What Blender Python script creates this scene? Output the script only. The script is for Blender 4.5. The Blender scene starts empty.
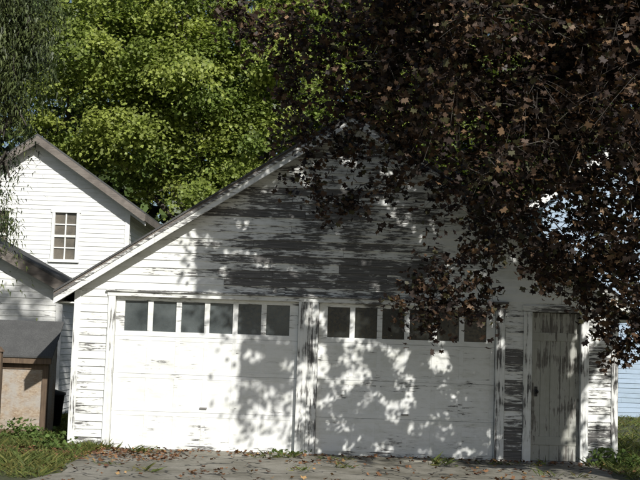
import bpy, math, numpy as np
from mathutils import Vector, Matrix
rng=np.random.default_rng(7)
S=bpy.context.scene
SX,SZ=0.45,0.75   # sun offset per metre in front of the facade

# ---------------------------------------------------------------- helpers
def link(o,parent=None):
    S.collection.objects.link(o)
    if parent: o.parent=parent
    return o
def empty(name):
    o=bpy.data.objects.new(name,None); o.empty_display_size=.3
    return link(o)
class MB:
    def __init__(s): s.v=[];s.f=[];s.p=[];s.r=[]
    def vert(s,co,peel=.3,rnd=.5):
        s.v.append(tuple(co)); s.p.append(peel); s.r.append(rnd); return len(s.v)-1
    def quad(s,a,b,c,d,peel=.3,rnd=.5):
        i=[s.vert(x,peel,rnd) for x in (a,b,c,d)]; s.f.append(i)
    def box(s,x0,x1,y0,y1,z0,z1,peel=.3,rnd=None):
        if rnd is None: rnd=float(rng.random())
        n=len(s.v)
        for z in (z0,z1):
            for (x,y) in ((x0,y0),(x1,y0),(x1,y1),(x0,y1)): s.vert((x,y,z),peel,rnd)
        for q in ((0,3,2,1),(4,5,6,7),(0,1,5,4),(1,2,6,5),(2,3,7,6),(3,0,4,7)): s.f.append([n+k for k in q])
    def prism(s,pts,off,peel=.3,rnd=None):
        if rnd is None: rnd=float(rng.random())
        n=len(s.v);k=len(pts);off=Vector(off)
        for p in pts: s.vert(p,peel,rnd)
        for p in pts: s.vert(Vector(p)+off,peel,rnd)
        s.f.append(list(range(n,n+k))[::-1]); s.f.append(list(range(n+k,n+2*k)))
        for i in range(k):
            j=(i+1)%k; s.f.append([n+i,n+j,n+k+j,n+k+i])
    def tube(s,pts,rad,seg=8,peel=.3):
        n0=len(s.v);pts=[Vector(p) for p in pts]
        for i,p in enumerate(pts):
            a=pts[max(i-1,0)];b=pts[min(i+1,len(pts)-1)]
            t=(b-a).normalized()
            u=t.orthogonal().normalized() if i==0 else (u-t*u.dot(t)).normalized()
            w=t.cross(u)
            for k in range(seg):
                an=2*math.pi*k/seg
                s.vert(p+(u*math.cos(an)+w*math.sin(an))*rad[i],peel,.5)
        for i in range(len(pts)-1):
            for k in range(seg):
                k2=(k+1)%seg
                s.f.append([n0+i*seg+k,n0+i*seg+k2,n0+(i+1)*seg+k2,n0+(i+1)*seg+k])
    def make(s,name,mat,parent=None,smooth=False,bevel=0):
        me=bpy.data.meshes.new(name); me.from_pydata(s.v,[],s.f); me.update()
        for nm,arr in (("peel",s.p),("rnd",s.r)):
            a=me.attributes.new(nm,'FLOAT','POINT'); a.data.foreach_set('value',np.array(arr,dtype=np.float32))
        me.materials.append(mat)
        if smooth: me.polygons.foreach_set('use_smooth',[True]*len(me.polygons))
        o=bpy.data.objects.new(name,me); link(o,parent)
        if bevel:
            m=o.modifiers.new('b','BEVEL'); m.width=bevel; m.segments=1; m.limit_method='ANGLE'
        return o

def leafmesh(name,P,Nr,T,size,shape,fold,cols,mat,parent=None):
    P=np.asarray(P,float);N=len(P)
    Nr=Nr/np.linalg.norm(Nr,axis=1,keepdims=True)
    T=T-Nr*(T*Nr).sum(1,keepdims=True); T/=np.linalg.norm(T,axis=1,keepdims=True)+1e-9
    B=np.cross(T,Nr); sh=np.array(shape,float);K=len(sh)
    size=np.asarray(size).reshape(N,1,1)
    V=P[:,None,:]+size*(sh[None,:,0,None]*B[:,None,:]+sh[None,:,1,None]*T[:,None,:]+(fold*np.abs(sh[:,0])-.12*sh[:,1]**2)[None,:,None]*Nr[:,None,:])
    V=V.reshape(-1,3).astype(np.float32)
    me=bpy.data.meshes.new(name)
    me.vertices.add(N*K); me.vertices.foreach_set('co',V.ravel())
    me.loops.add(N*K); me.loops.foreach_set('vertex_index',np.arange(N*K,dtype=np.int32))
    me.polygons.add(N); me.polygons.foreach_set('loop_start',np.arange(0,N*K,K,dtype=np.int32))
    me.polygons.foreach_set('loop_total',np.full(N,K,dtype=np.int32))
    me.update(calc_edges=True)
    a=me.attributes.new('col','FLOAT_COLOR','POINT')
    c=np.ones((N,K,4),np.float32); c[:,:,:3]=np.asarray(cols)[:,None,:]
    a.data.foreach_set('color',c.ravel())
    me.materials.append(mat); me.validate()
    return link(bpy.data.objects.new(name,me),parent)

def unit(n):
    v=rng.normal(size=(n,3)); return v/np.linalg.norm(v,axis=1,keepdims=True)

# ---------------------------------------------------------------- materials
def newmat(name):
    m=bpy.data.materials.new(name); m.use_nodes=True; nt=m.node_tree
    bs=nt.nodes['Principled BSDF']; return m,nt,bs
def nd(nt,t,**k):
    n=nt.nodes.new(t)
    for a,b in k.items(): setattr(n,a,b)
    return n
def noise(nt,vec,scale,detail=5,rough=.6):
    n=nd(nt,'ShaderNodeTexNoise'); n.inputs['Scale'].default_value=scale; n.inputs['Detail'].default_value=detail
    n.inputs['Roughness'].default_value=rough
    if vec: nt.links.new(vec,n.inputs['Vector'])
    return n.outputs['Fac']
def mapr(nt,src,a,b,c=0,d=1):
    n=nd(nt,'ShaderNodeMapRange'); n.inputs[1].default_value=a;n.inputs[2].default_value=b;n.inputs[3].default_value=c;n.inputs[4].default_value=d
    nt.links.new(src,n.inputs[0]); return n.outputs[0]
def math_(nt,op,a,b):
    n=nd(nt,'ShaderNodeMath',operation=op)
    for i,x in enumerate((a,b)):
        if isinstance(x,(int,float)): n.inputs[i].default_value=x
        else: nt.links.new(x,n.inputs[i])
    return n.outputs[0]
def mix(nt,f,a,b):
    n=nd(nt,'ShaderNodeMix',data_type='RGBA')
    for i,x in ((0,f),(6,a),(7,b)):
        if isinstance(x,(int,float)): n.inputs[i].default_value=x
        elif isinstance(x,tuple): n.inputs[i].default_value=(*x,1)
        else: nt.links.new(x,n.inputs[i])
    return n.outputs[2]
def scaled(nt,sx,sy,sz,useRnd=True):
    tc=nd(nt,'ShaderNodeTexCoord'); mp=nd(nt,'ShaderNodeVectorMath',operation='MULTIPLY')
    mp.inputs[1].default_value=(sx,sy,sz); nt.links.new(tc.outputs['Object'],mp.inputs[0])
    if not useRnd: return mp.outputs[0]
    at=nd(nt,'ShaderNodeAttribute',attribute_name='rnd')
    ad=nd(nt,'ShaderNodeVectorMath',operation='ADD'); nt.links.new(mp.outputs[0],ad.inputs[0])
    k=math_(nt,'MULTIPLY',at.outputs['Fac'],37.0); nt.links.new(k,ad.inputs[1]); return ad.outputs[0]
def bump(nt,bs,h,dist=.003,st=.6):
    b=nd(nt,'ShaderNodeBump'); b.inputs['Distance'].default_value=dist; b.inputs['Strength'].default_value=st
    nt.links.new(h,b.inputs['Height']); nt.links.new(b.outputs[0],bs.inputs['Normal'])

def paint(name,vertical=False,white=(.83,.835,.82),woodA=(.06,.06,.06),woodB=(.21,.20,.19)):
    m,nt,bs=newmat(name)
    sc=(26,26,1.8) if vertical else (4.2,4.2,36)
    v=scaled(nt,*sc); pe=nd(nt,'ShaderNodeAttribute',attribute_name='peel').outputs['Fac']
    n1=noise(nt,v,1,8,.72)
    v2=scaled(nt,1,1,1.6,False); big=noise(nt,v2,1.6,4,.6)
    s=math_(nt,'ADD',n1,math_(nt,'MULTIPLY',math_(nt,'SUBTRACT',big,.5),.6))
    s=math_(nt,'ADD',s,math_(nt,'MULTIPLY',math_(nt,'SUBTRACT',pe,.5),.62))
    fac=mapr(nt,s,.50,.55)
    grain=noise(nt,scaled(nt,*( (90,90,3) if vertical else (3,3,150))),1,3,.6)
    wood=mix(nt,mapr(nt,grain,.3,.7),woodA,woodB)
    gr=noise(nt,v2,5,5,.7)
    g2=noise(nt,scaled(nt,*((9,9,.7) if vertical else (.9,.9,9))),1,4,.7)
    dirt=tuple(c*.74 for c in white[:2])+(white[2]*.67,)
    w=mix(nt,mapr(nt,math_(nt,'ADD',math_(nt,'MULTIPLY',gr,.5),math_(nt,'MULTIPLY',g2,.5)),.47,.75),white,dirt)
    # thin paint around the flaked areas lets grey primer show
    w=mix(nt,mapr(nt,s,.40,.50,0,.45),w,(.50,.49,.46))
    rn=nd(nt,'ShaderNodeAttribute',attribute_name='rnd').outputs['Fac']
    w=mix(nt,mapr(nt,rn,0,1,0,.22),w,dirt)
    nt.links.new(mix(nt,fac,w,wood),bs.inputs['Base Color'])
    bs.inputs['Roughness'].default_value=.75; bs.inputs['Specular IOR Level'].default_value=.25
    bump(nt,bs,math_(nt,'SUBTRACT',math_(nt,'MULTIPLY',grain,.25),fac),.002,.7)
    return m
M_sid=paint('peeling_white_siding')
M_trim=paint('peeling_white_trim',True)
M_house=paint('house_white_siding',white=(.83,.83,.82))
M_house_shade=paint('shaded_white_siding',white=(.36,.45,.56))  # white siding with bluish shade put into its paint colour
M_greydoor=paint('grey_weathered_door',True,white=(.40,.40,.36),woodA=(.09,.085,.075),woodB=(.25,.235,.21))
def wood(name,a,b,vertical=True,rough=.85):
    m,nt,bs=newmat(name)
    g=noise(nt,scaled(nt,*((60,60,2.5) if vertical else (3,3,60))),1,6,.65)
    g2=noise(nt,scaled(nt,1,1,1,False),3,4,.6)
    c=mix(nt,mapr(nt,g,.3,.7),a,b)
    c=mix(nt,mapr(nt,g2,.45,.7,0,.55),c,tuple(x*.5 for x in a))
    nt.links.new(c,bs.inputs['Base Color']); bs.inputs['Roughness'].default_value=rough; bump(nt,bs,g,.003,.7); return m
M_bark=wood('bark',(.035,.03,.026),(.09,.075,.06))
M_brown=wood('brown_weathered_wood',(.09,.06,.04),(.2,.14,.09))
M_soffit=wood('dark_fascia_wood',(.12,.10,.085),(.26,.23,.2),False)
def osb():
    m,nt,bs=newmat('plywood_panel')
    v=nd(nt,'ShaderNodeTexVoronoi'); v.inputs['Scale'].default_value=30
    nt.links.new(scaled(nt,1,1,2.2,False),v.inputs['Vector'])
    bw=nd(nt,'ShaderNodeSeparateColor'); nt.links.new(v.outputs['Color'],bw.inputs[0])
    n=noise(nt,scaled(nt,1,1,1,False),3,5,.7)
    c=mix(nt,bw.outputs[0],(.30,.22,.15),(.44,.36,.27)); c=mix(nt,mapr(nt,n,.42,.6,0,.8),c,(.40,.38,.35))
    nt.links.new(c,bs.inputs['Base Color']); bs.inputs['Roughness'].default_value=.85; return m
M_osb=osb()
def rough_mat(name,a,b,scale,rough=.9,bd=.004):
    m,nt,bs=newmat(name); v=scaled(nt,1,1,1,False)
    n=noise(nt,v,scale,8,.7); n2=noise(nt,v,scale*.08,4,.6)
    c=mix(nt,mapr(nt,n,.3,.7),a,b); c=mix(nt,mapr(nt,n2,.35,.7,0,.5),c,a)
    nt.links.new(c,bs.inputs['Base Color']); bs.inputs['Roughness'].default_value=rough; bump(nt,bs,n,bd,.8); return m
M_shingle=rough_mat('asphalt_shingle',(.05,.05,.05),(.13,.13,.125),60)
M_ground=rough_mat('ground_soil',(.035,.045,.015),(.10,.095,.045),9,bd=.02)
M_black=rough_mat('black_plastic',(.008,.008,.009),(.015,.015,.016),5,.45,.001)
M_found=rough_mat('foundation_concrete',(.16,.15,.14),(.32,.31,.29),25)
def concrete():
    m,nt,bs=newmat('driveway_concrete'); v=scaled(nt,1,1,1,False)
    n=noise(nt,v,55,8,.7); n2=noise(nt,v,1.3,6,.65)
    c=mix(nt,mapr(nt,n,.3,.7),(.19,.175,.14),(.34,.32,.27)); c=mix(nt,mapr(nt,n2,.40,.62,0,.85),c,(.11,.10,.07))
    vo=nd(nt,'ShaderNodeTexVoronoi',feature='DISTANCE_TO_EDGE'); vo.inputs['Scale'].default_value=.75
    wv=nd(nt,'ShaderNodeTexNoise'); wv.inputs['Scale'].default_value=3; nt.links.new(v,wv.inputs['Vector'])
    ad=nd(nt,'ShaderNodeVectorMath',operation='ADD'); nt.links.new(v,ad.inputs[0]); nt.links.new(wv.outputs['Color'],ad.inputs[1])
    nt.links.new(ad.outputs[0],vo.inputs['Vector'])
    cr=mapr(nt,vo.outputs['Distance'],.006,.02,1,0)
    c=mix(nt,cr,c,(.03,.028,.022)); nt.links.new(c,bs.inputs['Base Color']); bs.inputs['Roughness'].default_value=.9
    bump(nt,bs,math_(nt,'SUBTRACT',math_(nt,'MULTIPLY',n,.3),cr),.006,.8); return m
M_conc=concrete()
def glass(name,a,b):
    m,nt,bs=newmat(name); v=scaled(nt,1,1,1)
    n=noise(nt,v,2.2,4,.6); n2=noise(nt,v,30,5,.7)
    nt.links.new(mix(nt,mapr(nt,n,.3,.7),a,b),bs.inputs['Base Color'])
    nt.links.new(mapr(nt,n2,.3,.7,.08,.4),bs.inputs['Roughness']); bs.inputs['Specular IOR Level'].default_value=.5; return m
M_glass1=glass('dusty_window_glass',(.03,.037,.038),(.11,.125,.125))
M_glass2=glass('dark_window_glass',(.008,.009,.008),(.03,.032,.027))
M_glass3=glass('house_window_glass',(.10,.09,.075),(.22,.19,.15))
def leafmat(name,tr=.3,rough=.5,spec=.35,tc=(1.5,1.5,.8)):
    m,nt,bs=newmat(name); a=nd(nt,'ShaderNodeAttribute',attribute_name='col')
    nt.links.new(a.outputs['Color'],bs.inputs['Base Color']); bs.inputs['Roughness'].default_value=rough; bs.inputs['Specular IOR Level'].default_value=spec
    if tr<=0: return m
    t=nd(nt,'ShaderNodeBsdfTranslucent'); mu=nd(nt,'ShaderNodeVectorMath',operation='MULTIPLY'); mu.inputs[1].default_value=tc
    nt.links.new(a.outputs['Color'],mu.inputs[0]); nt.links.new(mu.outputs[0],t.inputs['Color'])
    mx=nd(nt,'ShaderNodeMixShader'); mx.inputs[0].default_value=tr
    nt.links.new(bs.outputs[0],mx.inputs[1]); nt.links.new(t.outputs[0],mx.inputs[2])
    nt.links.new(mx.outputs[0],nt.nodes['Material Output'].inputs['Surface']); return m
M_leafp=leafmat('purple_maple_leaf',.16,.5,.25,(1.6,1.1,.6))
M_leafg=leafmat('green_leaf',.35,tc=(1.4,1.5,.9))
M_leafd=leafmat('dark_evergreen_leaf',0)
M_litter=leafmat('dry_leaf',0,.8,.1,(1,1,1))
M_grass=leafmat('grass_blade',.3,.6,.2)

# ---------------------------------------------------------------- siding
def siding(mb,O,U,N,z0,z1,lim,openings,peel,course=.11,seg=.3,prot=.016):
    O=Vector(O);U=Vector(U);N=Vector(N);Z=Vector((0,0,1))
    z=z0
    while z<z1-1e-6:
        zb=min(z+course,z1); zm=(z+zb)/2
        lo,hi=lim(z); lo2,hi2=lim(zb)
        if hi-lo<.02: break
        iv=[(lo,hi)]
        for (a,b,c,d) in openings:
            if c<zm<d:
                nv=[]
                for (p,q) in iv:
                    if b<=p or a>=q: nv.append((p,q)); continue
                    if a>p: nv.append((p,a))
                    if b<q: nv.append((b,q))
                iv=nv
        for (p,q) in iv:
            u=p
            while u<q-1e-6:
                L=rng.uniform(1.4,3.8); e=min(u+L,q)
                if q-e<.4: e=q
                rnd=float(rng.random()); pj=prot+rng.uniform(-.002,.004); sag=rng.uniform(-.003,.003)
                g=.0015
                n=max(1,int((e-u)/seg)); us=np.linspace(u+g,e-g,n+1)
                base=len(mb.v)
                for x in us:
                    xt=min(max(x,lo2),hi2) if hi2>lo2 else (lo2+hi2)/2
                    pl=peel(x,z)+(rnd-.5)*.30
                    mb.vert(O+U*x+Z*(z-.006)+N*0,pl,rnd)
                    mb.vert(O+U*x+Z*(z-.006+sag*(x-u))+N*pj,pl,rnd)
                    mb.vert(O+U*xt+Z*zb+N*.002,pl,rnd)
                for i in range(n):
                    a=base+3*i;b=a+3
                    mb.f.append([a+1,b+1,b+2,a+2]); mb.f.append([a,b,b+1,a+1])
                u=e
        z=zb

# ================================================================ GARAGE
G=empty('garage')
XL,XR,XP,ZP=-3.45,4.27,.41,4.78
slope=.655
DEP=6.6
def lim_g(z):
    zt=ZP-z
    if z<ZP-slope*(XP-XL): return (XL,XR)
    w=max(zt/slope,0); return (XP-w,XP+w)
opens=[(-2.97,2.67,-1,2.24),(2.95,3.87,-1,2.2)]
def peel_g(x,z):
    p=.20
    if z>2.1:
        p=.22
        p+=.40*math.exp(-((x-.1)/1.9)**4)*(1 if z<3.7 else .7)
        if z>3.5: p-=.06
    elif x<-2.9: p=.30
    elif x>2.6: p=.50
    if z<.35: p+=.14
    return p
mb=MB(); siding(mb,(0,0,0),(1,0,0),(0,-1,0),.06,ZP,lim_g,opens,peel_g)
mb.make('front_clapboards',M_sid,G)
zs=ZP-slope*(XP-XL)
mb=MB()
siding(mb,(XL,DEP,0),(0,-1,0),(-1,0,0),.06,zs,lambda z:(0,DEP),[],lambda x,z:.35,seg=1)
siding(mb,(XR,0,0),(0,1,0),(1,0,0),.06,zs,lambda z:(0,DEP),[],lambda x,z:.35,seg=1)
siding(mb,(0,DEP,0),(-1,0,0),(0,1,0),.06,ZP,lambda z:(-lim_g(z)[1],-lim_g(z)[0]),[],lambda x,z:.35,seg=1)
mb.make('side_and_back_clapboards',M_sid,G)
mb=MB(); 
mb.box(XL+.01,-2.9,.0005,.12,-.05,.06); mb.box(2.62,2.98,.0005,.12,-.05,.06); mb.box(3.83,XR-.01,.0005,.12,-.05,.06)
mb.box(XL+.01,XL+.12,.12,DEP-.01,-.05,.06); mb.box(XR-.12,XR-.01,.12,DEP-.01,-.05,.06)
mb.make('foundation',M_found,G)
mb=MB(); T=mb.box
T(XL-.02,XL+.075,-.028,.02,.03,zs-.02,.33)
T(XR-.075,XR+.02,-.028,.02,.03,zs-.02,.5)
T(-2.985,-2.885,-.032,.14,.0,2.16,.38)
T(-.27,-.125,-.034,.14,.0,2.16,.38)
T(-.122,.02,-.031,.14,.0,2.16,.44)
T(2.55,2.68,-.032,.14,.0,2.16,.44)
T(2.94,3.06,-.032,.14,.0,2.13,.42)
T(3.76,3.87,-.032,.14,.0,2.13,.42)
mb.make('door_casings',M_trim,G,bevel=.004)
mb=MB()
mb.box(-3.0,2.70,-.036,.14,2.16,2.25,.40); mb.box(-3.02,2.72,-.062,-.037,2.222,2.252,.62)
mb.box(2.92,3.89,-.036,.14,2.13,2.22,.45)
mb.make('door_headers',M_sid,G,bevel=.004)
def secdoor(name,x0,x1,gm,pl):
    D=empty(name); D.parent=G
    W=x1-x0; zsn=[.015,.54,1.07,1.60,2.16]; mg=.085
    cw=(W-2*mg)/6; fr=MB(); pn=MB(); gl=MB()
    for r in range(4):
        a=zsn[r]+.0015; b=zsn[r+1]-.0015
        dr=rng.uniform(-.002,.002)
        if r<3:
            p=pl+rng.uniform(-.02,.03)
            pn.box(x0,x1,.0655+dr,.10,a,b,p+.02)
            rb=.06; f=.061+dr; g=.0654+dr
            fr.box(x0,x1,f,g,a,a+rb,p+(.22 if r==0 else .05)); fr.box(x0,x1,f,g,b-rb,b,p+.02)
            for c in range(7):
                xc=x0+mg+c*cw; h=.03
                xa=x0 if c==0 else xc-h; xb=x1 if c==6 else xc+h
                if c==0: xb=x0+mg-.02
                if c==6: xa=x1-mg+.02
                fr.box(xa,xb,f+.0003,g,a+rb,b-rb,p)
        else:
            za=1.672; zb=2.105
            fr.box(x0,x1,.061,.10,a,za,pl); fr.box(x0,x1,.061,.10,zb,b,pl+.2)
            for c in range(7):
                xc=x0+mg+c*cw; h=.037
                xa=x0 if c==0 else xc-h; xb=x1 if c==6 else xc+h
                fr.box(xa,xb,.0612,.0998,za,zb,pl+.08)
            for c in range(6):
                xc=x0+mg+c*cw
                ty=float(rng.uniform(-.003,.003)); 
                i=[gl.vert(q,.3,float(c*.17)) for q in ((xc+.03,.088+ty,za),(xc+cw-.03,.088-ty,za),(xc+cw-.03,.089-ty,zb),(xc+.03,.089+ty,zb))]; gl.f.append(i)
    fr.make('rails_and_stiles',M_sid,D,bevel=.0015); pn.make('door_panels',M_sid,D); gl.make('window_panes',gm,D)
    h=MB(); xm=(x0+x1)/2
    h.box(xm-.05,xm+.05,.035,.045,.60,.62); h.box(xm-.05,xm-.035,.045,.0608,.60,.62); h.box(xm+.035,xm+.05,.045,.0608,.60,.62)
    h.make('pull_handle',M_found,D)
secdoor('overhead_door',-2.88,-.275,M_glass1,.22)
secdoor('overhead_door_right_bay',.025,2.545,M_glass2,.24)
D=empty('entry_door'); D.parent=G
mb=MB(); n=5
for i in range(n):
    a=3.065+i*.139; mb.box(a,a+.136,.07+rng.uniform(-.002,.002),.10,.03,2.12,.45)
mb.box(3.065,3.757,.0595,.0675,.25,.37,.4); mb.box(3.065,3.757,.0595,.0675,1.72,1.84,.4)
mb.make('door_boards',M_greydoor,D,bevel=.003)
mb=MB(); mb.tube([(3.14,.045,1.0),(3.14,.03,1.0),(3.14,.01,1.0),(3.14,0,1.0)],[.012,.03,.032,.012],10); mb.box(3.12,3.16,.05,.0595,.93,1.07)
mb.make('door_knob',M_black,D)
mb=MB(); mb.box(3.0,3.82,-.12,.06,-.02,.028); mb.make('door_sill',M_found,G,bevel=.005)
mb=MB(); mb.box(XL+.13,XR-.13,.11,.13,0,2.3); mb.make('dark_backing',M_black,G)  # black sheet added behind the doors, standing in for the unlit inside
ov=.24; eo=.27; yb=DEP+.2
zr=ZP+.10
def rp(x,y,dz=0): return (x,y,zr-slope*abs(x-XP)+dz)
for sgn,nm in ((-1,'roof_left_slope'),(1,'roof_right_slope')):
    xe=XL-eo if sgn<0 else XR+eo
    mb=MB(); mb.prism([rp(XP,-ov-.02,.03),rp(xe,-ov-.02,.03),rp(xe,yb,.03),rp(XP,yb,.03)],(0,0,-.03)); mb.make(nm,M_shingle,G)
    mb=MB(); mb.prism([rp(XP,-ov,-.002),rp(xe,-ov,-.002),rp(xe,yb,-.002),rp(XP,yb,-.002)],(0,0,-.03),.55); mb.make(nm+'_decking',M_soffit,G)
    mb=MB(); N=3
    for k in range(N):
        a=XP+(xe-XP)*k/N; b=XP+(xe-XP)*(k+1)/N-sgn*.003
        mb.prism([rp(a,-ov+.001,-.034),rp(b,-ov+.001,-.034),rp(b,-ov+.001,-.165),rp(a,-ov+.001,-.165)],(0,.024,0),.36)
        mb.prism([rp(a,-ov-.014,-.034),rp(b,-ov-.014,-.034),rp(b,-ov-.014,-.075),rp(a,-ov-.014,-.075)],(0,.0145,0),.6)
    mb.prism([rp(XP,-.045,-.034),rp(xe,-.045,-.034),rp(xe,-.045,-.14),rp(XP,-.045,-.14)],(0,.02,0),.45)
    mb.make('barge_board',M_sid,G)
    mb=MB(); x0,x1=(xe-.0,xe+.025) if sgn<0 else (xe-.025,xe)
    ze=rp(xe,0)[2]
    mb.box(x0,x1,-ov+.03,yb,ze-.15,ze-.034,.4); mb.make('eave_fascia',M_sid,G)
    mb=MB(); xa,xb=(xe+.026,XL-.02) if sgn<0 else (XR+.02,xe-.026)
    mb.box(xa,xb,-.03,yb,ze-.14,ze-.12,.4); mb.make('eave_soffit',M_sid,G)

# ================================================================ HOUSES
def gable_house(name,xl,xr,y0,y1,xp,zp,sl,mat,peelv,windows,ovx=.45,ovy=.35,course=.12,roofmat=None,rake=None):
    H=empty(name); ze=zp-sl*max(xr-xp,0)
    def lim(z):
        w=max((zp-z)/sl,0); return (max(xl,xp-w),min(xr,xp+w))
    zl=zp-sl*(xp-xl)
    ops=[(a,b,c,d) for (a,b,c,d) in windows]
    mb=MB(); siding(mb,(0,y0,0),(1,0,0),(0,-1,0),.0,zp,lim,ops,lambda x,z:peelv,course,.8)
    siding(mb,(0,y1,0),(-1,0,0),(0,1,0),.0,zp,lambda z:(-lim(z)[1],-lim(z)[0]),[],lambda x,z:peelv,course,2)
    siding(mb,(xl,y1,0),(0,-1,0),(-1,0,0),.0,zl,lambda z:(0,y1-y0),[],lambda x,z:peelv,course,2)
    siding(mb,(xr,y0,0),(0,1,0),(1,0,0),.0,ze,lambda z:(0,y1-y0),[],lambda x,z:peelv,course,2)
    mb.make('clapboard_walls',mat,H)
    mb=MB(); mb.box(xr-.1,xr+.025,y0-.03,y0+.02,0,ze,peelv); mb.box(xl-.025,xl+.1,y0-.03,y0+.02,0,zl,peelv); mb.make('corner_boards',mat,H)
    def q(x,y,dz): return (x,y,zp+.14-sl*abs(x-xp)+dz)
    for xe in (xl-ovx,xr+ovx):
        mb=MB(); mb.prism([q(xp,y0-ovy-.03,.05),q(xe,y0-ovy-.03,.05),q(xe,y1+ovy,.05),q(xp,y1+ovy,.05)],(0,0,-.05)); mb.make('roof_slope',roofmat or M_shingle,H)
        mb=MB(); mb.prism([q(xp,y0-ovy,-.001),q(xe,y0-ovy,-.001),q(xe,y1+ovy,-.001),q(xp,y1+ovy,-.001)],(0,0,-.10)); mb.make('soffit_boards',rake or M_soffit,H)
        mb=MB(); mb.prism([q(xp,y0-ovy-.025,-.002),q(xe,y0-ovy-.025,-.002),q(xe,y0-ovy-.025,-.22),q(xp,y0-ovy-.025,-.22)],(0,.024,0),.1 if rake else .5); mb.make('rake_board',rake or M_soffit,H)
        mb=MB(); mb.prism([q(xp,y0-.06,-.102),q(xe,y0-.06,-.102),q(xe,y0-.06,-.30),q(xp,y0-.06,-.30)],(0,.028,0),.1); mb.make('frieze_board',mat,H)
        ze2=q(xe,0,0)[2]; s=1 if xe>xp else -1
        mb=MB(); mb.box(min(xe,xe+.03*s),max(xe,xe+.03*s),y0-ovy,y1+ovy,ze2-.2,ze2-.01); mb.make('eave_fascia',rake or M_soffit,H)
    for (a,b,c,d) in windows:
        mb=MB(); t=.08
        mb.box(a-.0,a+t,y0-.045,y0+.06,c+t,d-t,.1); mb.box(b-t,b,y0-.045,y0+.06,c+t,d-t,.1)
        mb.box(a-.03,b+.03,y0-.05,y0+.06,d-t,d,.1); mb.box(a-.04,b+.04,y0-.07,y0+.06,c,c+t,.1)
        zm=(c+d)/2; mb.box(a+t,b-t,y0-.01,y0+.03,zm-.03,zm+.03,.1)
        xm=(a+b)/2
        mb.box(xm-.018,xm+.018,y0+.0,y0+.028,c+t,zm-.03,.1); mb.box(xm-.018,xm+.018,y0+.0,y0+.028,zm+.03,d-t,.1)
        for zz in ((c+t+zm)/2,(d-t+zm)/2): mb.box(a+t,b-t,y0+.002,y0+.026,zz-.016,zz+.016,.1)
        mb.make('window_frame',mat,H)
        mb=MB(); mb.quad((a+t,y0+.035,c+t),(b-t,y0+.035,c+t),(b-t,y0+.035,d-t),(a+t,y0+.035,d-t)); mb.make('window_glass',M_glass3,H)
    return H
gable_house('white_house',-10.2,-5.15,14,20,-7.65,6.72,.68,M_house,.05,[(-7.22,-6.48,3.50,4.92),(-9.0,-8.3,3.5,4.92)])
gable_house('small_white_annex',-8.6,-5.02,6,7.3,-6.81,3.42,.52,M_house,.12,[],ovx=.22,ovy=.25)
gable_house('shaded_white_house',5.6,13.0,12,20,9.3,8.1,.75,M_house_shade,.05,[(8.2,9.1,3.8,5.2)],rake=M_house)  # right-hand house is white; its siding colour carries the shade

# ================================================================ LEAN-TO SHED
H=empty('lean_to_shed')
mb=MB()
mb.prism([(-6.2,1.40,1.24),(-4.07,1.40,1.24),(-4.07,2.08,1.79),(-6.2,2.08,1.79)],(0,0,-.03)); mb.make('roll_roofing',M_shingle,H)
mb=MB(); mb.box(-6.18,-4.09,1.42,1.45,1.12,1.215); mb.make('fascia_board',M_brown,H)
mb=MB(); mb.box(-4.86,-4.24,1.53,1.55,.03,1.13); mb.box(-5.66,-4.96,1.53,1.55,.03,1.13); mb.make('plywood_door',M_osb,H)
mb=MB()
for x in (-4.96,-4.235,-5.76): mb.box(x,x+.09,1.50,1.59,0,1.13)
mb.box(-6.15,-4.15,2.03,2.05,0,1.7); mb.box(-6.16,-6.14,1.6,2.02,0,1.2)
mb.box(-4.86,-4.24,1.515,1.529,1.03,1.11); mb.box(-4.86,-4.24,1.515,1.529,.03,.10)
mb.make('frame_boards',M_brown,H)
mb=MB(); mb.prism([(-4.17,1.6,.0),(-4.17,2.02,.0),(-4.17,2.02,1.70),(-4.17,1.6,1.36)],(.02,0,0)); mb.make('shed_side_panel',M_osb,H)
FP=MB(); FP.box(-4.84,-4.72,.9,1.0,0,1.30); FP.prism([(-4.86,.88,1.30),(-4.70,.88,1.30),(-4.78,.95,1.37)],(0,.14,0)); 
for z in (.35,1.0): FP.box(-6.6,-4.84,.93,.96,z,z+.10)
for i in range(11):
    x=-5.0-i*.15; FP.box(x,x+.12,.905,.928,.05,1.22+rng.uniform(-.02,.02))
FP.make('wooden_fence',M_brown,None)
mb=MB()
mb.tube([(-4.5,3.2,0),(-4.5,3.2,.02),(-4.5,3.2,.55),(-4.5,3.2,.56),(-4.5,3.2,.60),(-4.5,3.2,.66)],[.02,.2,.25,.27,.27,.05],16)
mb.make('black_tub',M_black,None,True)  # black lidded tub at an unidentified dark spot

# ================================================================ GROUND
def sheet(name,pts,z,mat):
    me=bpy.data.meshes.new(name); me.from_pydata([(x,y,z) for x,y in pts],[],[list(range(len(pts)))]); me.materials.append(mat); me.update()
    return link(bpy.data.objects.new(name,me))
sheet('ground',[(-400,-400),(400,-400),(400,600),(-400,600)],0,M_ground)
L=[( -3.05+.12*math.sin(y*1.7)+.06*math.sin(y*4.1),y) for y in np.linspace(-24,-.01,60)]
R=[( 3.95+.12*math.sin(y*1.3+1)+.05*math.sin(y*5.1),y) for y in np.linspace(-.01,-24,60)]
sheet('driveway',L+R,.008,M_conc)
mb=MB()
for i in range(3):
    a=-2.98+i*1.9; mb.box(a,a+1.892,-.42,.06,-.04,.018)
mb.make('garage_apron',M_conc,None,bevel=.008)

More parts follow.
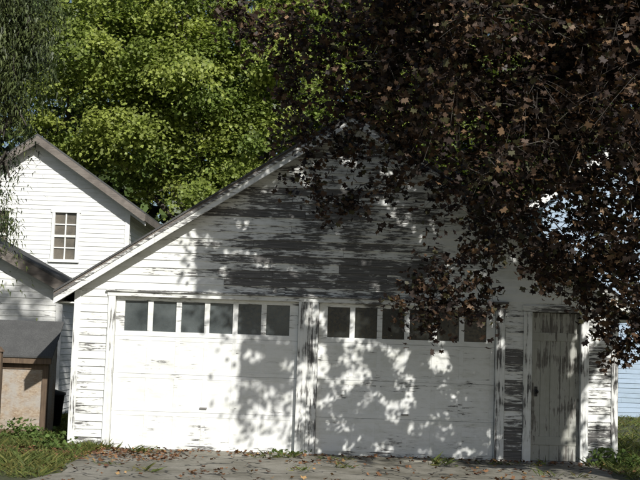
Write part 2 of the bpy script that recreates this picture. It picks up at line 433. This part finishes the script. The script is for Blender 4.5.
# ================================================================ LEAF SHAPES
_h=[(90,1),(72,.56),(44,.90),(14,.54),(-14,.70),(-55,.42)]
_p=[(math.cos(math.radians(a))*r,math.sin(math.radians(a))*r) for a,r in _h]
STAR=[(x*.55,(y+.18)*.5) for x,y in [_p[0]]+_p[1:]+[(0,-.18)]+[(-x,y) for x,y in _p[1:]][::-1]]
OVAL=[(0,0),(.3,.22),(.34,.55),(0,1),(-.34,.55),(-.3,.22)]
DIAM=[(0,0),(.42,.42),(0,1),(-.42,.42)]
NEED=[(-.16,0),(.16,0),(.0,1.3)]
BLADE=[(-.5,0),(.5,0),(.12,8),(0,14)]

# ================================================================ PURPLE MAPLE
MT=empty('maple_tree')
tb=MB()
tb.tube([(5.3,-4.2,-.1),(5.28,-4.2,.3),(5.25,-4.2,1.2),(5.2,-4.15,2.4),(5.15,-4.1,3.3)],[.40,.31,.27,.25,.24],14)
nodes=[]
TOP=Vector((5.15,-4.1,3.2))
ends=[(1.6,-3.0,6.2),(3.4,-2.4,7.2),(4.4,-5.6,8.8),(6.6,-3.2,8.6),(8.2,-5,7.2),(5.2,-6.8,7.2),(2.8,-3.2,4.7),(6.3,-4.2,9.8),(0.3,-4.9,9.9)]  # last limb is out of view, added to carry the annex-shading clumps
for e in ends:
    e=Vector(e); pts=[]
    side=Vector(rng.normal(size=3))*.25
    for i in range(11):
        t=i/10; p=TOP.lerp(e,t); p.z+=.4*math.sin(math.pi*t); p+=side*math.sin(math.pi*2*t)*.6; pts.append(p)
    tb.tube(pts,[.15*(1-t/10*.85)+.01 for t in range(11)],9); nodes+=pts[2:]
listed=[(-.80,-2.4,5.5,.42),(-1.12,-2.3,5.72,.35),(-.55,-2.5,4.95,.38),(-.15,-1.5,4.35,.42),(-.13,-1.3,3.72,.34),(.10,-1.3,3.48,.24),(.42,-1.4,3.55,.30),
 (.82,-1.8,3.62,.36),(.44,-1.7,4.15,.42),(.05,-2.6,5.0,.5),(.85,-2.7,5.0,.5),(.35,-2.5,5.6,.5),(1.0,-2.0,4.25,.36),(1.40,-2.7,3.85,.42),(1.55,-2.6,3.25,.34),
 (1.85,-2.6,2.72,.26),(1.5,-2.5,2.50,.34),(1.14,-2.4,2.16,.30),(1.42,-2.5,2.0,.28),(1.92,-2.6,2.08,.27),(1.72,-2.6,2.35,.28),
 (2.35,-2.8,3.2,.40),(2.75,-3.0,3.0,.38),(3.15,-3.0,3.0,.4),(3.35,-2.9,2.25,.34),(3.55,-2.8,1.72,.26),(3.0,-2.9,2.5,.3),(3.4,-3.1,2.7,.35),(3.7,-3.3,2.3,.35),(3.75,-3.0,1.95,.28),
 (2.5,-2.9,2.65,.26),(2.2,-3.2,3.7,.4),(1.95,-2.4,3.15,.32),(2.15,-2.2,2.85,.25),
 (-.3,-2.8,5.4,.5),(.5,-3.0,5.3,.5),(.7,-2.6,4.6,.45),(.2,-2.6,4.6,.4),(-.35,-2.5,4.6,.35),(1.2,-2.9,5.5,.5),
 (1.9,-3.0,3.6,.42),(2.6,-3.2,3.5,.42),(3.1,-3.3,3.4,.42),(3.3,-2.7,3.25,.4),(2.9,-2.7,2.75,.3),(3.2,-2.7,2.45,.3),(3.6,-2.9,2.65,.4),(3.7,-3.1,3.1,.4),(3.5,-2.7,2.0,.28),(4.0,-2.8,2.5,.4),(4.0,-2.8,1.9,.35),
 (1.65,-2.4,2.15,.28),(1.25,-2.5,2.38,.26),(2.05,-2.5,2.35,.22),
 (2.3,-2.5,3.35,.4),(2.7,-2.3,3.2,.4),(3.1,-2.2,2.9,.35),(3.45,-2.3,2.8,.4),(3.8,-2.4,3.2,.45),(3.3,-3.6,2.9,.35),(3.0,-3.8,3.2,.4),(2.9,-2.2,2.55,.26),(3.8,-2.2,2.7,.4),
 (1.75,-1.2,3.75,.35),(2.1,-1.1,3.45,.35),(2.6,-1.0,3.25,.32),(1.3,-1.2,4.05,.35),(3.0,-1.2,2.9,.3),(3.35,-1.2,2.7,.3),(2.25,-1.3,3.1,.3)]
fill=[]
while len(fill)<165:
    p=np.array([rng.uniform(.5,4.4),rng.uniform(-4.8,-1.6),rng.uniform(3.4,6.3)])
    if p[2]<3.4+.7*max(0,2.2-p[0]): continue
    fill.append((*p,rng.uniform(.38,.52)))
while len(fill)<240:
    d=unit(1)[0]*rng.uniform(.55,1)**.5; p=np.array([4.9,-4.3,6.6])+d*np.array([4.6,3.0,3.4])
    if p[2]<3.4 and p[0]<4.6: continue
    if p[0]<-.6: continue
    fill.append((*p,rng.uniform(.45,.7)))
for i in range(16): fill.append((rng.uniform(-.9,.5),rng.uniform(-5.5,-4.5),rng.uniform(9.3,11.2),.45))  # unseen high clumps added so their shadow falls on the annex
r2=np.random.default_rng(21)
WV=[(r2.uniform(6,19),r2.uniform(0,6.28),r2.uniform(0,6.28)) for _ in range(14)]
def gapn(x,z):
    s=0
    for (k,a,ph) in WV: s+=math.sin(k*(x*math.cos(a)+z*math.sin(a))+ph)
    return s/2.65          # ~unit variance: coherent holes cut in the canopy to dapple the facade
def litzone(x,y,z,listd=False):  # chance of dropping a leaf so sun reaches chosen facade spots
    xs=x+SX*y; zz=z+SZ*y
    if y>-.1: return 0
    if xs<-2.0 and -.5<zz<3.6: return 1
    if xs<-1.75 and -.5<zz<3.2: return .9
    if -2<xs<-1.05 and -.3<zz<2.15: return .95
    if -1.05<xs<-.75 and (zz<.45 or zz>1.6) and zz<2.1 : return .8
    g=gapn(xs,zz)
    if -1.05<xs<-.2 and zz<2.1: return .9 if g>.5 else .15
    low=listd and z<2.9
    if low and xs>-.2: return (.62 if g>.1 else .05)
    if 0<xs<.85 and 1.0<zz<1.65: return .95 if g>-.9 else .3
    if -.2<xs<2.7 and -.6<zz<2.1: return .96 if g>-.05 else .1
    if xs<4.4 and -1.5<zz<2.1: return .9 if g>.9 else 0
    if xs<-.3 and zz<3.1: return .95 if g>.75 else 0
    if zz<4.4: return .93 if g>1.15 else 0
    return 0
P=[];NN=[];TT=[];SZs=[]
cl=listed+fill
cl=[c+(i,) for i,c in enumerate(cl)]
cl.sort(key=lambda c:(Vector(c[:3])-TOP).length)
NA=np.array([tuple(p) for p in nodes])
for (cx,cy,cz,r,ci) in cl:
    c=Vector((cx,cy,cz)); il=ci<len(listed)
    xs,zz=cx+SX*cy,cz+SZ*cy
    if not il and ((xs<-1.75 and zz<3.4) or (xs<-1.05 and zz<2.1)): continue
    dd=np.linalg.norm(NA-np.array(c),axis=1)+ .8*np.maximum(0,np.linalg.norm(NA-np.array(TOP),axis=1)-(c-TOP).length)*1.0+.5*np.maximum(0,c.z-.2-NA[:,2])
    q=Vector(NA[int(np.argmin(dd))])
    ln=(q-c).length
    mid=(q+c)/2+Vector((0,0,.22*ln))+Vector(rng.normal(size=3))*.12*ln
    pts=[]
    for i in range(8):
        t=i/7; pts.append(q*(1-t)**2+mid*2*t*(1-t)+c*t*t+Vector(rng.normal(size=3))*.012*(0<i<7))
    r0=.003+.006*min(ln,1.5)
    tb.tube(pts,[r0*(1-t/7)+.0035 for t in range(8)],5)
    NA=np.concatenate([NA,np.array([tuple(p) for p in pts[3:]])])
    bd=(pts[-1]-pts[-3]).normalized()
    ntw=int((32 if il else 26)*(r/.4)**1.6)
    for k in range(ntw):
        d=Vector(unit(1)[0]); d=(d*1.0+bd*.35+Vector((0,0,-.15))).normalized()
        Ln=r*rng.uniform(.6,1.5); tw=[]
        lz=litzone(*(c+d*Ln*.8),il)
        for i in range(5):
            t=i/4; p=c+d*Ln*t; p.z-=.28*Ln*t*t; tw.append(p)
        if k%3==0 and lz<.5: tb.tube(tw,[.004,.0035,.003,.0025,.002],3)
        nl=rng.integers(8,14)
        for j in range(nl):
            t=rng.uniform(.25,1.05); p=c+d*Ln*t; p.z-=.28*Ln*t*t
            p=np.array(p)+rng.normal(size=3)*.045
            if rng.random()<litzone(*p,il): continue
            P.append(p); NN.append(rng.normal(size=3)*.65+np.array((.05,-.3,.7)))
            TT.append(np.array(d)*.6+rng.normal(size=3)*.5+np.array((0,0,-.55))); SZs.append(rng.uniform(.06,.13))
P=np.array(P);n=len(P); print('maple leaves',n)
k=rng.random(n)[:,None]; cols=np.where(k<.50,[.030,.021,.017],np.where(k<.76,[.075,.046,.029],np.where(k<.89,[.062,.058,.026],[.16,.10,.055])))  # palest colour paints a random share of leaves as sunlit
cols=cols*rng.uniform(.6,1.5,(n,1))
leafmesh('leaves',P,np.array(NN),np.array(TT),SZs,STAR,.28,cols,M_leafp,MT)
tb.make('trunk_and_branches',M_bark,MT,True)

# ================================================================ GREEN TREES
def crown_tree(name,trunk,blobs,nclump,per,leaf,colA,colB,mat,tr=.3,shape=OVAL,sig=.5,droop=.25,down=.4,flat=.5):
    E=empty(name); tb=MB(); t0=Vector(trunk)
    zc=min(b[2] for b in blobs)
    tb.tube([t0+Vector((0,0,-.1)),t0+Vector((.05,0,zc*.3)),t0+Vector((.1,.1,zc*.8)),t0+Vector((.2,0,zc+1))],[tr*1.4,tr,tr*.85,tr*.7],12)
    fork=t0+Vector((.15,0,zc*.75))
    for b in blobs:
        c=Vector(b[:3]); mid=(fork+c)/2+Vector(rng.normal(size=3))*.4+Vector((0,0,.6))
        tb.tube([fork*(1-t)**2+mid*2*t*(1-t)+c*t*t for t in np.linspace(0,1,9)],list(np.linspace(tr*.45,.03,9)),7)
        for k in range(5):
            d=Vector(unit(1)[0])*b[3]*.85; tb.tube([c,c+d*.5+Vector((0,0,.2)),c+d],[.05,.03,.012],5)
    w=np.array([b[3]**2 for b in blobs]); w=w/w.sum()
    P=[];NN=[];C=[]
    for i in range(nclump):
        b=blobs[rng.choice(len(blobs),p=w)]; d=unit(1)[0]
        c=np.array(b[:3])+d*b[3]*rng.uniform(.5,1.08)*np.array((1,1,.9))
        s=sig*rng.uniform(.6,1.3); m=int(per*rng.uniform(.5,1.4)*(s/sig))
        o=rng.normal(size=(m,3))*s*np.array((1,1,flat)); o[:,2]-=droop*(o[:,0]**2+o[:,1]**2)/s
        P.append(c+o); NN.append(rng.normal(size=(m,3))*.5+np.array((0,-.25,.7))+d*.4)
        f=rng.uniform(0,1); base=np.array(colA)*(1-f)+np.array(colB)*f
        C.append(base[None,:]*rng.uniform(.6,1.4,(m,1)))
    P=np.concatenate(P);NN=np.concatenate(NN);C=np.concatenate(C)
    ok=P[:,2]>.4; P=P[ok];NN=NN[ok];C=C[ok];n=len(P); print(name,n)
    leafmesh('foliage',P,NN,rng.normal(size=(n,3))*(.4 if down>1 else 1)+np.array((0,0,-down)),rng.uniform(.7,1.3,n)*leaf,shape,.3,C,mat,E)
    tb.make('trunk_and_limbs',M_bark,E,True)
    return E
bl=[(-6.5,21.5,8.5,2.2),(-3.8,21.5,6.6,2.1),(-4.5,21,10.3,2.4),(-1.8,21.5,8.2,2.2),(-1.2,21,11.3,2.3),(1.2,21.5,9.6,2.2),(-7.8,21,11.5,2.2),(-1.8,22,5.6,1.9),(2.2,22,7.0,2.0),(-8.8,22,9.0,2.0),(3.4,21.5,11.5,2.2),(-5,22,13.5,2.2),(0,22,13.8,2.2),(-4.2,22.5,4.4,1.6)]
crown_tree('green_maple_tree',(-3.2,23,0),bl,450,400,.13,(.13,.18,.038),(.29,.33,.075),M_leafg,.32,shape=DIAM,sig=.38)
bl=[(4.5,24,7,2.4),(7,24,9.5,2.6),(5,24,12,2.6),(10,25,11,2.8),(8,25,14,2.6),(2.5,25,14,2.4)]
crown_tree('green_maple_tree.001',(6.5,25,0),bl,130,260,.22,(.06,.09,.02),(.12,.15,.03),M_leafg,.35,shape=DIAM,sig=.55)
bl=[(-6.4,2.6,4.7,.75),(-5.9,2.5,5.6,.7),(-6.5,2.7,6.6,.85),(-5.6,2.5,6.9,.6),(-6.0,2.6,7.9,.9),(-5.25,2.5,5.1,.35),(-5.3,2.5,6.1,.45),(-5.35,2.4,4.3,.35),(-5.7,2.4,3.9,.5),(-5.4,2.45,3.45,.22),(-6.8,2.8,3.9,.7),(-5.2,2.6,7.3,.55),(-5.0,2.5,6.6,.3)]
crown_tree('cedar_tree',(-6.6,2.8,0),bl,190,330,.075,(.018,.030,.012),(.085,.105,.03),M_leafd,.18,shape=NEED,sig=.15,droop=.8,down=1.6,flat=1.1)
P=[];NN=[];C=[]
for i in range(520):
    x=rng.uniform(-38,38); c=np.array((x,rng.uniform(44,52),rng.uniform(1,24)*(1-.15*abs(math.sin(x*.35)))))
    m=110; o=rng.normal(size=(m,3))*np.array((1.5,1.2,.9)); P.append(c+o); NN.append(rng.normal(size=(m,3))*.5+np.array((0,-.5,.6)))
    C.append(np.array((.05,.075,.018))[None]*rng.uniform(.5,1.5,(m,1))*rng.uniform(.6,1.4))
P=np.concatenate(P);NN=np.concatenate(NN);C=np.concatenate(C);n=len(P); P[:,2]=np.abs(P[:,2])
leafmesh('distant_trees',P,NN,rng.normal(size=(n,3)),rng.uniform(.5,.95,n),OVAL,.3,C,M_leafd)

# ================================================================ GRASS, WEEDS, LITTER
def scatter(n,x0,x1,y0,y1,clump=.0):
    return np.stack([rng.uniform(x0,x1,n),rng.uniform(y0,y1,n),np.zeros(n)],1)
A=[scatter(16000,-7.5,-3.0,-3.5,1.4),scatter(9000,-7.5,-3.55,1.4,6),scatter(12000,4.0,9,-3.5,4),scatter(8000,4.4,12,4,12)]
for i in range(20):
    x=rng.uniform(-3.2,4.2); y=rng.choice([-.45,rng.uniform(-2.6,-.5)]); m=rng.integers(6,26)
    A.append(np.stack([rng.normal(x,.09,m),rng.normal(y,.03,m),np.full(m,.004)],1))
for i in range(8):
    x=rng.uniform(-3.4,-2.9); A.append(np.stack([rng.normal(x,.1,80),rng.normal(-.12,.05,80),np.full(80,.004)],1))
P=np.concatenate(A);n=len(P)
Nn=rng.normal(size=(n,3)); Nn[:,2]*=.3
Tt=rng.normal(size=(n,3))*.35; Tt[:,2]=1
C=np.array((.095,.12,.035))[None]*rng.uniform(.5,1.5,(n,1))+np.array((.08,.05,.02))*(rng.random((n,1))<.35)
sz=rng.uniform(.003,.0068,n)*(1+ .5*np.sin(P[:,0]*3)*np.sin(P[:,1]*2.3))
leafmesh('grass',P,Nn,Tt,sz,BLADE,0,C,M_grass)
P=[];
for (x,y,h,m) in [(-4.45,.9,.30,180),(-4.25,1.0,.2,120),(-4.9,.4,.22,160),(-3.65,-.1,.22,120),(-4.0,.6,.15,120),(-.35,-.2,.08,40),(4.1,-.15,.25,150),(4.4,-.2,.2,120),(-5.1,.1,.3,160),(-3.5,-.5,.1,80)]:
    P.append(np.stack([rng.normal(x,.13,m),rng.normal(y,.1,m),rng.uniform(.02,h,m)],1))
P=np.concatenate(P);n=len(P)
leafmesh('weeds',P,rng.normal(size=(n,3))*.5+np.array((0,-.3,.7)),rng.normal(size=(n,3)),rng.uniform(.035,.08,n),OVAL,.2,np.array((.10,.15,.04))[None]*rng.uniform(.6,1.4,(n,1)),M_grass)
A=[]
for i in range(40):
    x=rng.uniform(-4.6,5); y=rng.uniform(-3.2,-.1); m=rng.integers(3,14); A.append(np.stack([rng.normal(x,.25,m),rng.normal(y,.12,m)],1))
A.append(np.stack([rng.uniform(-4.8,-1.8,520),rng.normal(-.75,.45,520)],1)); A.append(np.stack([rng.uniform(-3,4.6,220),-.12-np.abs(rng.normal(0,.12,220))],1))
A.append(np.stack([rng.uniform(-6,6,260),rng.uniform(-4,-.3,260)],1))
A=np.concatenate(A); A=A[A[:,1]<-.1]; n=len(A)
P=np.concatenate([A,rng.uniform(.022,.04,(n,1))],1)
k=rng.random(n)[:,None]; C=np.where(k<.6,[.20,.105,.055],np.where(k<.85,[.11,.06,.038],[.32,.2,.09]))*rng.uniform(.6,1.3,(n,1))
leafmesh('fallen_leaves',P,rng.normal(size=(n,3))*.28+np.array((0,0,1)),rng.normal(size=(n,3)),rng.uniform(.05,.11,n),STAR,.45,C,M_litter)

# ================================================================ LIGHT, WORLD, CAMERA
sv=Vector((SX,-1,SZ)).normalized()
sl=bpy.data.lights.new('sun','SUN'); sl.energy=5.0; sl.angle=math.radians(.6); sl.color=(1,.98,.93)
so=link(bpy.data.objects.new('sun',sl)); so.rotation_euler=sv.to_track_quat('Z','Y').to_euler()
w=bpy.data.worlds.new('World'); S.world=w; w.use_nodes=True; nt=w.node_tree
sk=nt.nodes.new('ShaderNodeTexSky'); sk.sky_type='NISHITA'; sk.sun_disc=False
sk.sun_elevation=math.asin(sv.z); sk.sun_rotation=math.atan2(sv.x,sv.y)
nt.links.new(sk.outputs[0],nt.nodes['Background'].inputs[0]); nt.nodes['Background'].inputs[1].default_value=.068
cam=bpy.data.cameras.new('camera'); cam.sensor_width=36; cam.lens=63; cam.clip_end=2000
co=link(bpy.data.objects.new('camera',cam)); co.location=(0,-16,1.6)
co.rotation_euler=(Matrix.Rotation(math.radians(95.2),4,'X')@Matrix.Rotation(.033,4,'Z')).to_euler()
S.camera=co
S.view_settings.view_transform='Standard'; S.view_settings.look='None'; S.view_settings.exposure=0
